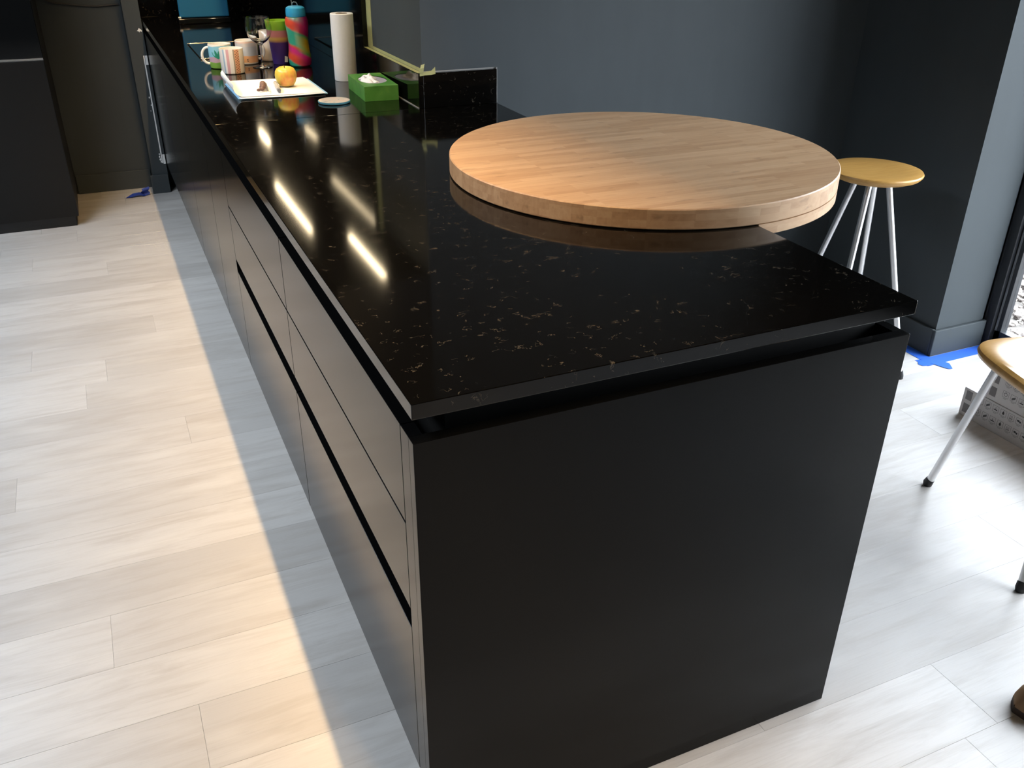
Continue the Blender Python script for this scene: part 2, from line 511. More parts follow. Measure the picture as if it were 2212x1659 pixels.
# baseboards
def bboard(name, *segs):
    b = MB()
    for (x0, x1, y0, y1) in segs:
        b.box(x0, x1, y0, y1, 0.0, 0.104, bev=0.003)
    return struct(b.build(name, WALL))
bboard('baseboard_right', (XRW - 0.014, XR - 0.051, YP - 0.014, YP - 0.0005), (XRW - 0.014, XRW - 0.0005, YP - 0.0005, WY - 0.015))
bboard('baseboard_back', (W + 0.01, XRW - 0.0005, WY - 0.014, WY - 0.0005))
bboard('baseboard_far', (-0.482, -0.088, YF - 0.014, YF - 0.0005))

# pier beside the far end of the cabinets
pier = struct(bx(-0.085, -0.004, 4.40, YF - 0.0005, 0, ZC).build('wall_pier', WALL))
pier['label'] = 'narrow slate-painted wall pier at the far end of the cabinets'
bx(-0.099, -0.0045, 4.386, 4.3995, 0, 0.104, bev=0.003).build('pier_baseboard', WALL, pier)
bx(-0.0245, -0.0185, 4.3978, 4.3997, 0.165, 0.735).build('bare_plaster_line', BARE, pier)
bx(-0.0165, -0.0045, 4.3978, 4.3997, 0.688, 0.735).build('bare_plaster_patch', BARE, pier)
bx(-0.0165, -0.0045, 4.3978, 4.3997, 0.160, 0.212).build('bare_plaster_patch', BARE, pier)
pp = MB()
pp.prism([(-.034, .858), (-.028, .862), (-.022, .872), (-.014, .866), (-.008, .858), (-.012, .852), (-.018, .858), (-.022, .850), (-.026, .856)], 'y', 4.3985, 4.3997)
pp.build('chipped_paint', BARE, pier)
pp = MB()
for (x, z, s) in [(-.030, .52, .004), (-.027, .48, .003), (-.029, .185, .006), (-.031, .20, .005), (-.027, .172, .004), (-.030, .215, .004), (-.034, .45, .002)]:
    pp.prism([(x - s, z), (x, z + s * 1.8), (x + s * .6, z), (x, z - s * 1.3)], 'y', 4.3985, 4.3997)
pp.build('chipped_paint', BARE, pier)

# gravel outside
struct(bx(XR + 0.04, 12, -8, 12, -0.3, -0.07).build('ground', simple('gravel_bed', (0.16, 0.145, 0.13), 0.9, 0, 0.4, 60)))
gv = MB()
tb = bmesh.new(); bmesh.ops.create_icosphere(tb, subdivisions=1, radius=1.0)
base_v = [v.co.copy() for v in tb.verts]; base_f = [[v.index for v in f.verts] for f in tb.faces]; tb.free()
gvv, gff = [], []
for i in range(5200):
    x = random.uniform(2.76, 4.5); y = random.uniform(0.7, 2.7); s = random.uniform(.008, .019)
    sx, sy, sz = s * random.uniform(.8, 1.5), s * random.uniform(.7, 1.2), s * random.uniform(.45, .8)
    a = random.uniform(0, 6.28); ca, sa = math.cos(a), math.sin(a); o_ = len(gvv); zz = -0.07 + random.uniform(0, .02)
    for v in base_v:
        px_, py_ = v.x * sx, v.y * sy
        gvv.append((x + px_ * ca - py_ * sa, y + px_ * sa + py_ * ca, zz + v.z * sz))
    gff += [[q + o_ for q in f] for f in base_f]
me = bpy.data.meshes.new('gravel'); me.from_pydata(gvv, [], gff)
gm, nt, b = new_mat('pale_gravel')
ge = N(nt, 'ShaderNodeNewGeometry')
nt.links.new(ramp(nt, ge.outputs['Random Per Island'], [(0.0, (0.12, 0.10, 0.09)), (0.4, (0.24, 0.21, 0.19)), (1.0, (0.36, 0.33, 0.30))]), b.inputs['Base Color'])
b.inputs['Roughness'].default_value = 0.85
me.materials.append(gm)
g_o = link('gravel', me); g_o['kind'] = 'stuff'; tag(g_o, 'pale gravel on the ground outside the glazed door', 'gravel')

# ------------------------------------------------------------------ worktop and cabinets
wt = thing('worktop', (0, 0, H), 'long polished black stone worktop with pale flecks, on the base cabinets', 'worktop')
bx(0, W, 0, 1.7425, ZB, H, bev=0.0012, seg=2).build('front_slab', STONE, wt)
bx(0, XN + 0.016, 1.7437, YF - 0.001, ZB, H, bev=0.0012, seg=2).build('rear_slab', STONE, wt)

us = thing('stone_upstand', (XN, YN, H), 'black polished stone upstand around the wall corner above the worktop', 'upstand')
bx(XN, XN + 0.0165, YN, 2.335, H + 0.0006, 1.013, bev=0.0008).build('side_strip', STONE, us)
bx(XN + 0.0172, W, YN, YN + 0.0165, H + 0.0006, 1.013, bev=0.0008).build('front_strip', STONE, us)
bx(XN + 0.02, W + 0.003, YN + 0.0135, YN + 0.0165, 1.0132, 1.0165).build('sealant_line', CAULK, us)
bx(W + 0.0003, W + 0.0035, YN + 0.006, YN + 0.0165, H + 0.001, 1.0165).build('sealant_line', CAULK, us)
bx(XN - 0.0022, XN - 0.0002, YN + 0.002, 2.0, H + 0.0002, H + 0.0022).build('sealant_line', CAULK, us)
sp = tag(bx(XN, XN + 0.0165, 2.336, YF - 0.022, H + 0.0006, 1.62, bev=0.0008).build('splashback', STONE), 'glossy black stone splashback on the side wall behind the paper roll', 'splashback')
sp2 = tag(bx(0.0, XN - 0.0006, YF - 0.02, YF - 0.001, H + 0.0006, 1.62, bev=0.0008).build('splashback', STONE), 'glossy black stone splashback on the far end wall behind the blue board', 'splashback')

ep = MB()
ep.box(0, W, 0, 0.02, 0, 0.8504, bev=0.0008)
ep.box(0, 0.02, 0.0198, 0.0548, 0, 0.8504, bev=0.0008)
ep.box(W - 0.02, W, 0.0198, 0.0548, 0, 0.8504, bev=0.0008)
tag(ep.build('end_panel', FRONT), 'large matt black end panel facing the camera under the worktop', 'panel')
tag(bx(W - 0.02, W, 0.056, WY - 0.002, 0, 0.8504, bev=0.0008).build('back_panel', FRONT), 'matt black back panel on the seating side below the round top', 'panel')
tag(bx(0.062, 0.078, 0.056, 4.38, 0, 0.150).build('plinth', CARC), 'recessed black plinth under the long row of base cabinets', 'plinth')

def carcass(y0, y1, drawers, xe):
    pts = [(0.0215, 0.153)]
    if drawers:
        pts += [(0.0215, 0.45), (0.055, 0.45), (0.055, 0.53), (0.0215, 0.53)]
    pts += [(0.0215, 0.80), (0.065, 0.80), (0.065, ZB - 0.0005), (xe, ZB - 0.0005), (xe, 0.153)]
    return MB().prism(pts, 'y', y0, y1)
G = 0.0015
units = [(0.0560, 0.8825, 'd', 'black three-drawer base cabinet nearest the camera, beside the end panel'),
         (0.8855, 1.7060, 'd', 'second black three-drawer base cabinet from the end panel'),
         (1.7090, 2.1400, 'p', 'narrow black base cabinet with one tall door next to the drawers'),
         (2.1430, 2.8050, 'p', 'black base cabinet with a wide plain door below the mugs'),
         (2.8080, 3.6000, 'p', 'black base cabinet with a plain door below the hob'),
         (3.6030, 4.3960, 'p', 'farthest black base cabinet beside the wall pier')]
for (y0, y1, kind, lab) in units:
    xe = W - 0.022 if y0 < 1.6 else XN
    u = thing('base_cabinet', (0, y0, 0), lab, 'cabinet', 'base cabinets under the worktop')
    carcass(y0 + 0.0005, y1 - 0.0005, kind == 'd', xe).build('carcass', CARC, u)
    if kind == 'd':
        for (z0, z1) in ((0.6865, 0.8504), (0.5205, 0.6820), (0.1580, 0.4800)):
            bx(0, 0.02, y0 + G / 2, y1 - G / 2, z0, z1, bev=0.0007).build('drawer_front', FRONT, u)
    else:
        bx(0, 0.02, y0 + G / 2, y1 - G / 2, 0.158, 0.8504, bev=0.0007).build('door', FRONT, u)

# ------------------------------------------------------------------ round breakfast top
cx, cy, R = 0.868, 0.871, 0.456
rt_ = thing('round_table_top', (cx, cy, 0), 'thick round bamboo tabletop half resting on the black worktop', 'table')
def disc(z0, z1, bev, half=False, n=128):
    b = MB()
    if not half:
        b.lathe([(0, z0), (R - bev, z0), (R, z0 + bev), (R, z1 - bev), (R - bev, z1), (0, z1)], n)
        for f in b.bm.faces: f.smooth = abs(f.normal.z) < 0.1 if f.normal.length else False
    else:
        pts = [(W + 0.001 + 0 * cx, cy - math.sqrt(R * R - 1e-6)), ]
        pts = []
        for i in range(n + 1):
            a = -math.pi / 2 + math.pi * i / n
            pts.append((max(W + 0.0012, cx + R * math.cos(a)), cy + R * math.sin(a)))
        b.prism(pts, 'z', z0, z1)
    return b
db = disc(0.9116, 0.954, 0.0022)
db.bm.normal_update()
for f in db.bm.faces: f.smooth = abs(f.normal.z) < 0.3
for v in db.bm.verts: v.co.x += cx; v.co.y += cy
db.build('top_layer', BAMBOO, rt_)
lb = disc(0.888, 0.9112, 0, True)
lb.bm.normal_update()
for f in lb.bm.faces: f.smooth = abs(f.normal.z) < 0.3 and abs(f.normal.x) > 0.001
lb.build('lower_layer', BAMBOO, rt_)
lg = MB().lathe([(0, 0.006), (0.030, 0.006), (0.030, 0.8875), (0, 0.8875)], 32)
for v in lg.bm.verts: v.co.x += 1.235; v.co.y += 0.88
pl = lg.build('support_leg', GREYPOST, rt_)
fp = MB().lathe([(0, 0.0), (0.06, 0.0), (0.06, 0.004), (0.058, 0.006), (0, 0.006)], 32)
for v in fp.bm.verts: v.co.x += 1.235; v.co.y += 0.88
fp.build('foot_plate', GREYPOST, rt_)

# ------------------------------------------------------------------ bar stool
sc = (1.988, 1.211); SZ = 0.70
bs = thing('bar_stool', (sc[0], sc[1], 0), 'round honey-coloured wooden bar stool with splayed chrome legs behind the round top', 'stool')
prof = [(0, SZ - .020), (.085, SZ - .019), (.120, SZ - .013), (.142, SZ - .004), (.150, SZ + .005), (.1515, SZ + .010), (.149, SZ + .0145), (.140, SZ + .0165), (.10, SZ + .013), (0, SZ + .009)]
s_ = MB().lathe(prof, 64)
s_.build('seat', BIRCH, bs, (sc[0], sc[1], 0))
for k in range(4):
    a = math.radians(-54.7 + 90 * k); ca, sa = math.cos(a), math.sin(a)
    lgm = MB().tube([(.05 * ca, .05 * sa, SZ - .019), (.218 * ca, .218 * sa, .022)], [.0098, .0092], 16)
    lo = lgm.build('leg', CHROME, bs, (sc[0], sc[1], 0))
    MB().tube([(.2165 * ca, .2165 * sa, .030), (.2205 * ca, .2205 * sa, .012), (.223 * ca, .223 * sa, 0.0005)], [.0108, .012, .010], 16).build('rubber_foot', RUBBER, lo, (sc[0], sc[1], 0))
MB().lathe([(0, SZ - .026), (.062, SZ - .026), (.062, SZ - .0195), (0, SZ - .0195)], 32).build('mounting_plate', CHROME, bs, (sc[0], sc[1], 0))

# ------------------------------------------------------------------ chair at the right edge
ch = thing('chair', (1.83, 0.22, 0), 'honey-coloured wooden chair with tubular chrome legs at the right edge of the photo', 'chair')
A0 = math.radians(-16)
sx_, sy_ = 0.195, 0.205
ccx, ccy = 1.832, 0.273
def seat_outline(sx, sy, e=4.2, n=72):
    o = []
    for i in range(n):
        t = 2 * math.pi * i / n; c_, s2 = math.cos(t), math.sin(t)
        o.append((sx * math.copysign(abs(c_) ** (2 / e), c_), sy * math.copysign(abs(s2) ** (2 / e), s2)))
    return o
sm = MB(); rings = []
for (k_, z) in ((0.0, .420), (.80, .420), (.93, .424), (.985, .434), (1.0, .444), (.985, .453), (.93, .459), (.75, .455), (.4, .448), (0.0, .446)):
    if k_ == 0: rings.append([sm.bm.verts.new((0, 0, z))])
    else: rings.append([sm.bm.verts.new((x * k_, y * k_, z)) for x, y in seat_outline(sx_, sy_)])
for q in range(len(rings) - 1):
    a, b_ = rings[q], rings[q + 1]; n = 72
    for i in range(n):
        j = (i + 1) % n
        vs_ = (a[0], b_[i], b_[j]) if len(a) == 1 else ((a[i], a[j], b_[0]) if len(b_) == 1 else (a[i], a[j], b_[j], b_[i]))
        sm.bm.faces.new(vs_).smooth = True
sm.rot(A0); sm.build('seat', BIRCH, ch, (ccx, ccy, 0))
feet = [((1.712, .408), (1.691, .499)), ((1.655, .15), (1.547, .070)), ((1.95, .05), (1.98, -.06)), ((1.98, .36), (2.05, .43))]
for (t, f) in feet:
    lo = MB().tube([(t[0], t[1], .421), (t[0] + (f[0] - t[0]) * .96, t[1] + (f[1] - t[1]) * .96, .018)], .0105, 16).build('leg', CHROME, ch)
    MB().tube([(t[0] + (f[0] - t[0]) * .95, t[1] + (f[1] - t[1]) * .95, .024), (f[0], f[1], .010), (f[0], f[1], .0005)], [.0118, .0135, .0115], 16).build('rubber_foot', RUBBER, lo)
# backrest, beyond the frame
bk = MB()
for i in range(13):
    t = -1 + i / 6; bk.bm.verts.new((0, 0, 0))
bk.bm.free(); bk = MB()
rows = []
for zi in range(5):
    z = .62 + .045 * zi; row = []
    for i in range(13):
        t = -1 + i / 6.0
        row.append((.165 + .02 * zi * .6 - .05 * t * t, .19 * t, z))
    rows.append(row)
for a, b_ in zip(rows, rows[1:]):
    for i in range(12): bk.poly([a[i], a[i + 1], b_[i + 1], b_[i]], True)
bmesh.ops.remove_doubles(bk.bm, verts=bk.bm.verts, dist=1e-5)
bk.solidify(0.012); bk.rot(A0); bk.build('backrest', BIRCH, ch, (ccx, ccy, 0))
for sgn in (-1, 1):
    MB().tube([(.13, .13 * sgn, .425), (.172, .13 * sgn, .47), (.165, .13 * sgn, .66)], .009, 12).rot(A0).build('back_post', CHROME, ch, (ccx, ccy, 0))

# ------------------------------------------------------------------ flooring packs
CARD = simple('grey_printed_card', (0.50, 0.48, 0.47), 0.7, 0, 0.04, 25)
SQ = simple('dark_grey_print', (0.16, 0.15, 0.15), 0.7)
INK = simple('black_print', (0.03, 0.03, 0.03), 0.7)
def pack(y1, z0, lab, x0=2.112):
    z1 = z0 + 0.0985
    pk = thing('flooring_pack', (x0, y1 - .61, z0), lab, 'box', 'stacked flooring packs')
    bx(x0, x0 + .2, y1 - 1.24, y1, z0, z1, bev=0.0015).build('carton', CARD, pk)
    sq = MB(); ic = MB()
    xx = x0 - 0.0004
    def rect(m_, yc, zc, hw, hh): m_.poly([(xx, yc + hw, zc - hh), (xx, yc - hw, zc - hh), (xx, yc - hw, zc + hh), (xx, yc + hw, zc + hh)])
    for r, zc in enumerate((.076, .030)):
        rect(sq, y1 - .022, z0 + zc, .0115, .016)
    def seg(y0, za, yb, zb, w):
        dy, dz = yb - y0, zb - za; L = math.hypot(dy, dz); ny, nz = -dz / L * w, dy / L * w
        ic.poly([(xx, y0 - ny, za - nz), (xx, yb - ny, zb - nz), (xx, yb + ny, zb + nz), (xx, y0 + ny, za + nz)])
    def ring(yc, zc, r, w, n=16, a0=0, a1=6.2832):
        for i in range(n):
            t0, t1 = a0 + (a1 - a0) * i / n, a0 + (a1 - a0) * (i + 1) / n
            ic.poly([(xx, yc + (r - w) * math.cos(t0), zc + (r - w) * math.sin(t0)), (xx, yc + (r + w) * math.cos(t0), zc + (r + w) * math.sin(t0)), (xx, yc + (r + w) * math.cos(t1), zc + (r + w) * math.sin(t1)), (xx, yc + (r - w) * math.cos(t1), zc + (r - w) * math.sin(t1))])
    for row, zc in enumerate((.080, .040)):
        for i in range(22):
            yc = y1 - .066 - row * .0 - .0285 * i; z = z0 + zc
            h = .0105
            for (a, b_) in (((-h, -h), (h, -h)), ((h, -h), (h, h)), ((h, h), (-h, h)), ((-h, h), (-h, -h))):
                seg(yc + a[0], z + a[1], yc + b_[0], z + b_[1], .0004)
            kx = i % 7
            if kx == 0: ring(yc, z, .0055, .0007); seg(yc, z + .003, yc, z + .008, .0006)
            elif kx == 1:
                for d in (-.002, .002): seg(yc + .006, z - .005 + d, yc - .006, z + .004 + d, .0014)
            elif kx == 2: seg(yc, z + .006, yc, z - .001, .0007); rect(ic, yc, z - .003, .0065, .0016)
            elif kx == 3:
                ic.poly([(xx, yc, z + .008), (xx, yc + .004, z - .001), (xx, yc + .0025, z - .0055), (xx, yc - .0025, z - .0055), (xx, yc - .004, z - .001)])
            elif kx == 4:
                for d in (-.004, 0, .004): seg(yc + d, z + .006, yc + d, z - .002, .0005); rect(ic, yc + d, z - .005, .0012, .0018)
            elif kx == 5: rect(ic, yc + .003, z + .001, .004, .003); rect(ic, yc - .004, z - .001, .0025, .003)
            else: ic.poly([(xx, yc + .007, z), (xx, yc - .003, z + .004), (xx, yc - .006, z - .003), (xx, yc, z - .003)])
            for q in range(2): seg(yc + .007 - .002 * q, z - .0135 - .002 * q, yc - .007 + .002 * q, z - .0135 - .002 * q, .0003)
    sq.build('printed_square', SQ, pk, norm=False); ic.build('printed_icons', INK, pk, norm=False)
pack(0.770, 0.0002, 'grey printed carton of flooring lying on the floor, lower of the two')
pack(0.696, 0.0995, 'grey printed carton of flooring stacked on another carton', 2.114)

# ------------------------------------------------------------------ slipper at the right edge
slp = thing('slipper', (1.33, -0.2, 0), 'tan suede slipper tip on the pale floor at the bottom right edge', 'slipper')
TAN = simple('tan_suede', (0.30, 0.19, 0.11), 0.9, 0, 0.12, 90, 0.2, 0.3)
def slipper_ring(t):
    # t 0 toe .. 1 heel : half width, height, base
    w_ = .047 * math.sqrt(max(0, 1 - (1 - min(1, t / .28)) ** 2)) if t < .28 else .047 - .012 * math.sin((t - .28) / .72 * math.pi)
    if t > .85: w_ *= math.sqrt(max(0, 1 - ((t - .85) / .15) ** 2)) * .98 + .02
    h_ = .052 * math.sqrt(max(0, 1 - (1 - min(1, t / .2)) ** 2)) + .02 * t
    return max(w_, .0015), max(h_, .006)
up_ = MB(); rr = []
for i in range(19):
    t = i / 18; w_, h_ = slipper_ring(t); x = .27 * t
    ring_ = [up_.bm.verts.new((x, w_ * math.cos(a), .016 + max(0, h_ * math.sin(a)))) for a in [math.pi * q / 12 for q in range(13)]]
    rr.append(ring_)
for a, b_ in zip(rr, rr[1:]):
    for q in range(12): up_.bm.faces.new((a[q], a[q + 1], b_[q + 1], b_[q])).smooth = True
up_.rot(math.radians(-20)); up_.build('upper', TAN, slp, (1.208, -0.188, 0))
so = MB(); outl = [(.27 * i / 18, slipper_ring(i / 18)[0] * 1.02) for i in range(19)]
so.prism([(x, w_) for x, w_ in outl] + [(x, -w_) for x, w_ in reversed(outl)], 'z', 0.0004, 0.0165)
so.rot(math.radians(-20)); so.build('sole', simple('dark_slipper_sole', (0.06, 0.04, 0.03), 0.8), slp, (1.208, -0.188, 0))

# ------------------------------------------------------------------ tape
bt = thing('blue_tape', (2.36, 1.1, 0), 'blue masking tape along the floor at the foot of the pilaster', 'tape')
MB().prism([(2.285, 1.062), (2.605, 1.062), (2.605, YP - .0145), (2.275, YP - .0145)], 'z', 0.0003, 0.0007).build('tape_strip', BLUETAPE, bt)
MB().prism([(2.298, 1.30), (2.3485, 1.30), (2.3485, 1.116), (2.330, 1.060), (2.300, 1.085)], 'z', 0.0008, 0.0012).build('tape_strip', BLUETAPE, bt)
MB().prism([(2.262, 1.085), (2.275, 1.10), (2.31, 1.11), (2.33, 1.075), (2.30, 1.060), (2.268, 1.070)], 'z', 0.0013, 0.0017).build('tape_tab', BLUETAPE, bt)
MB().prism([(2.31, 1.075), (2.365, 1.068), (2.372, 1.045), (2.350, 1.010), (2.335, 1.013), (2.322, 1.042)], 'z', 0.0018, 0.0022).build('tape_tab', BLUETAPE, bt)

bt2 = thing('blue_tape', (-0.16, 4.37, 0), 'crumpled scrap of blue tape on the floor by the far wall pier', 'tape')
DBT = simple('dark_blue_tape', (0.02, 0.05, 0.30), 0.5, 0, 0.1, 60)
cr_ = MB()
pts = []
for i in range(9):
    t = i / 8; pts.append(((-.14 + .005 * math.sin(t * 9), 4.365 + .012 * math.sin(t * 6), .002 + .045 * t), (.020, .006 * math.cos(t * 7), .004)))
cr_.strip(pts, 0); cr_.solidify(0.0006); cr_.build('tape_fold', DBT, bt2)
cr_ = MB()
cr_.strip([((-.14, 4.37, .004), (.004, .018, 0)), ((-.175, 4.365, .016), (.004, .015, .004)), ((-.21, 4.36, .012), (.002, .012, .006)), ((-.245, 4.355, .002), (0, .004, 0))], 0)
cr_.solidify(0.0006); cr_.build('tape_tail', DBT, bt2)

yt = thing('masking_tape', (XN, 2.0, 1.013), 'pale yellow masking tape edging the painted wall above the black upstand', 'tape')
b = MB(); b.poly([(XN + .001, YN, 1.0136), (XN + .0155, YN, 1.0136), (XN + .0155, 2.335, 1.0136), (XN + .001, 2.335, 1.0136)])
b.poly([(WX - .0008, YN + .017, 1.0136), (WX - .0008, 2.335, 1.0136), (WX - .0008, 2.335, 1.024), (WX - .0008, YN + .017, 1.024)])
b.build('ledge_strip', YTAPE, yt)
b = MB(); b.box(WX - .0012, WX - .0004, 2.276, 2.334, 1.014, 2.40); b.build('vertical_strip', YTAPE, yt)
b = MB()
b.strip([((XN + .008, YN + .01, 1.0138), (.008, 0, 0)), ((XN + .008, YN - .004, 1.016), (.007, 0, 0)), ((XN + .010, YN - .008, 1.030), (.006, 0, .001)), ((XN + .014, YN - .003, 1.040), (.006, .001, .001)), ((XN + .022, YN + .003, 1.042), (.001, .003, .004))], 0)
b.build('curled_end', YTAPE, yt)
b = MB()
b.strip([((XN + .004, YN - .001, 1.012), (0, .001, .006)), ((XN + .020, YN - .003, 1.0135), (0, .001, .005)), ((XN + .040, YN - .006, 1.015), (0, .001, .006)), ((XN + .052, YN - .008, 1.022), (0, .001, .010))], 0)
b.build('curled_end', YTAPE, yt)
# loose strip hanging at the far wall
b = MB()
b.strip([((.700 - .02, YF - .026, 1.11), (.02, 0, 0)), ((.700 - .015, YF - .03, 1.06), (.016, 0, .004)), ((.69, YF - .05, 1.02), (.010, 0, .006)), ((.70, YF - .06, 1.005), (.002, 0, .002))], 0)
for v in b.bm.verts: v.co.x -= .105
ls = b.build('masking_tape', YTAPE); tag(ls, 'loose curl of pale yellow tape hanging at the top above the bottle', 'tape')

# ------------------------------------------------------------------ tall black appliance housing at far left
tu = thing('tall_appliance_unit', (-0.78, 4.2, 0), 'tall black appliance housing standing at the far left', 'cabinet')
TALL = simple('dark_brown_black_front', (0.006, 0.0055, 0.005), 0.38, 0, 0.06, 30, 0.3)
bx(-1.10, -.4835, 3.962, YF - .001, 0.052, 2.1).build('housing', CARC, tu)
bx(-1.098, -.4845, 3.94, 3.9615, 0.052, 0.800, bev=.001).build('lower_door', TALL, tu)
bx(-1.098, -.4845, 3.94, 3.9615, 0.812, 2.09, bev=.001).build('glass_door', GLOSSB, tu)
bx(-1.098, -.4845, 3.944, 3.9615, 0.8015, 0.8105).build('handle_trim', STEEL, tu)
bx(-1.09, -.50, 3.955, 3.961, 0.0, 0.051).build('plinth', GLOSSB, tu)
# drooping cable on the far wall
b = MB(); b.tube([(-.48, YF - .012, 1.03), (-.409, YF - .010, .994), (-.307, YF - .010, .978), (-.202, YF - .010, .970), (-.095, YF - .010, .976)], .004, 8)
tag(b.build('cable', RUBBER), 'thin black cable drooping across the far wall by the tall unit', 'cable')

# ------------------------------------------------------------------ lights the kitchen has
PX = 0.180
slot = thing('linear_ceiling_light', (PX, 1.4, ZC), 'long black recessed-lamp ceiling profile glowing warm above the worktop edge', 'lamp')
bx(PX - .022, PX + .022, -1.2, 3.55, ZC - .010, ZC - .0005).build('back_plate', ALU, slot)
bx(PX - .022, PX - .0195, -1.2, 3.55, ZC - .085, ZC - .0102).build('side_fin', ALU, slot)
bx(PX + .0195, PX + .022, -1.2, 3.55, ZC - .085, ZC - .0102).build('side_fin', ALU, slot)
bx(PX - .012, PX + .012, -1.19, 3.54, ZC - .014, ZC - .0102).build('diffuser', LEDP, slot)

def wallcab(y0, y1, z0, lab, ly0, ly1, lx, gaps=()):
    t = thing('wall_cabinet', (WX, y0, z0), lab, 'cabinet', 'wall units above the worktop')
    xb = WX - .001 if y0 < 2.3 else XN - .001
    bx(.31, xb, y0, y1, z0 + .006, z0 + .70).build('carcass', CARC, t)
    bx(.29, .3095, y0 + .001, y1 - .001, z0 + .006, z0 + .70, bev=.001).build('door', FRONT, t)
    bx(lx - .009, lx + .009, ly0, ly1, z0, z0 + .0058).build('led_strip', LED, t)
wallcab(1.76, 2.262, 1.46, 'black wall cabinet with an underside light on the painted nib', 1.80, 2.24, .482)
wallcab(2.75, 3.78, 1.63, 'black extractor housing above the hob with a long light strip', 2.86, 3.64, .462)
wallcab(3.80, 4.5, 1.46, 'black wall cabinet in the far corner with an underside light', 3.84, 4.10, .485)

# ------------------------------------------------------------------ things on the worktop
# hob
hb = thing('hob', (0.34, 3.17, H), 'black glass hob set on the worktop behind the mugs', 'hob')
bx(.115, .545, 2.955, 3.39, H + .0003, H + .005, bev=.001).build('glass_top', GLOSSB, hb)
bx(.113, .547, 3.3905, 3.397, H + .0003, H + .0065, bev=.001).build('edge_trim', STEEL, hb)
bx(.113, .547, 2.948, 2.9545, H + .0003, H + .0055, bev=.001).build('edge_trim', STEEL, hb)

# blue board
bb = thing('blue_board', (0.29, 4.17, H), 'bright blue upright board on a dark stand at the far end of the worktop', 'board')
BLUE = simple('blue_board_plastic', (0.005, 0.10, 0.215), 0.4, 0, 0.1, 8)
b = MB(); b.box(.168, .412, 4.158, 4.172, H + .028, H + .37, bev=.006, seg=3); b.build('board', BLUE, bb)
bx(.160, .415, 4.135, 4.195, H + .0005, H + .026, bev=.004).build('stand', GLOSSB, bb)
bx(.160, .174, 4.142, 4.157, H + .026, H + .034, bev=.001).build('clip', CHROME, bb)

def shape_loc(o): return o
CER = simple('white_glaze', (0.78, 0.77, 0.73), 0.18, 0, 0.02, 20, 0.5)
def mug(x, y, r, h, mat, ha, lab, name='mug', flare=0.0, handle=True):
    t = thing(name, (x, y, H), lab, 'mug', 'mugs on the worktop')
    MB().lathe([(0, .0005), (r * .9, .0005), (r * .98, .003), (r, .008), (r + flare, h - .002), (r + flare - .0008, h)], 48).build('body', mat, t, (x, y, H))
    MB().lathe([(r + flare - .0008, h), (r + flare - .0028, h - .0005), (r - .004, .012), (r - .012, .006), (0, .005)], 48).build('inside', CER, t, (x, y, H))
    if handle:
        ca, sa = math.cos(ha), math.sin(ha); pts = []
        for i in range(11):
            a = math.radians(-100 + 200 * i / 10)
            d = r - .002 + .027 * max(0, math.cos(a)) ** .8 if abs(math.cos(a)) > 0 else r
            d = r - .004 + .028 * (math.cos(a) + .17) / 1.17
            pts.append((d * ca, d * sa, h * .52 + h * .34 * math.sin(a)))
        MB().tube(pts, .0048, 10).build('handle', CER, t, (x, y, H))
    return t
def decal(polys, r, mat, name, t, loc, eps=.0005):
    b = MB()
    for P in polys:
        b.poly([((r + eps) * math.cos(u), (r + eps) * math.sin(u), v) for u, v in P])
    return b.build(name, mat, t, loc, norm=False)

CAMDIR = lambda x, y: math.atan2(-0.9597 - y, -0.2942 - x)
# front striped mug
x, y, r, h = .186, 2.600, .0415, .086
st = uv_ramp_mat('striped_glaze', 'u', [(0, (.62, .60, .57)), (.570, (.62, .60, .57)), (.596, (.30, .42, .52)), (.625, (.68, .68, .68)), (.650, (.55, .33, .36)), (.690, (.66, .65, .63)), (.745, (.30, .26, .20)), (.765, (.66, .36, .22)), (.830, (.66, .64, .6))], rough=.2)
m1 = mug(x, y, r, h, st, math.radians(80), 'white mug with pastel stripes and a dotted orange band, frontmost', flare=.001)
dots = []
for i in range(3):
    for j in range(9):
        u = 2 * math.pi * (.778 + .020 * i); v = .008 + .0088 * j + (.0044 if i % 2 else 0)
        dots.append([(u + .046 * math.cos(q * 1.0472), v + .0020 * math.sin(q * 1.0472)) for q in range(6)])
decal(dots, r + .001, simple('brown_dots', (.12, .05, .03), .4), 'printed_dots', m1, (x, y, H))
# left blue mug with plants
x, y, r, h = .164, 2.735, .042, .086
bl = uv_ramp_mat('landscape_glaze', 'v', [(0, (.17, .33, .06)), (.26, (.42, .29, .36)), (.48, (.20, .44, .56)), (.93, (.66, .66, .62))], rough=.2, wob=.18)
m2 = mug(x, y, r, h, bl, math.radians(172), 'blue mug with a green plant print and white handle, on the left')
a0 = CAMDIR(x, y); LEAF = simple('green_leaf_print', (.02, .22, .14), .4)
lv = []
for ang in (-.75, -.3, .25, .7):
    d = Vector((math.sin(ang), math.cos(ang))); n_ = Vector((d.y, -d.x)); pts_ = []
    for t_, w_ in ((0, .001), (.35, .0045), (.7, .004), (1, 0), (.7, -.004), (.35, -.0045)):
        q = d * .034 * t_ + n_ * w_; pts_.append((a0 - .25 + q.x / r, .036 + q.y))
    lv.append(pts_)
decal(lv, r, LEAF, 'printed_leaves', m2, (x, y, H))
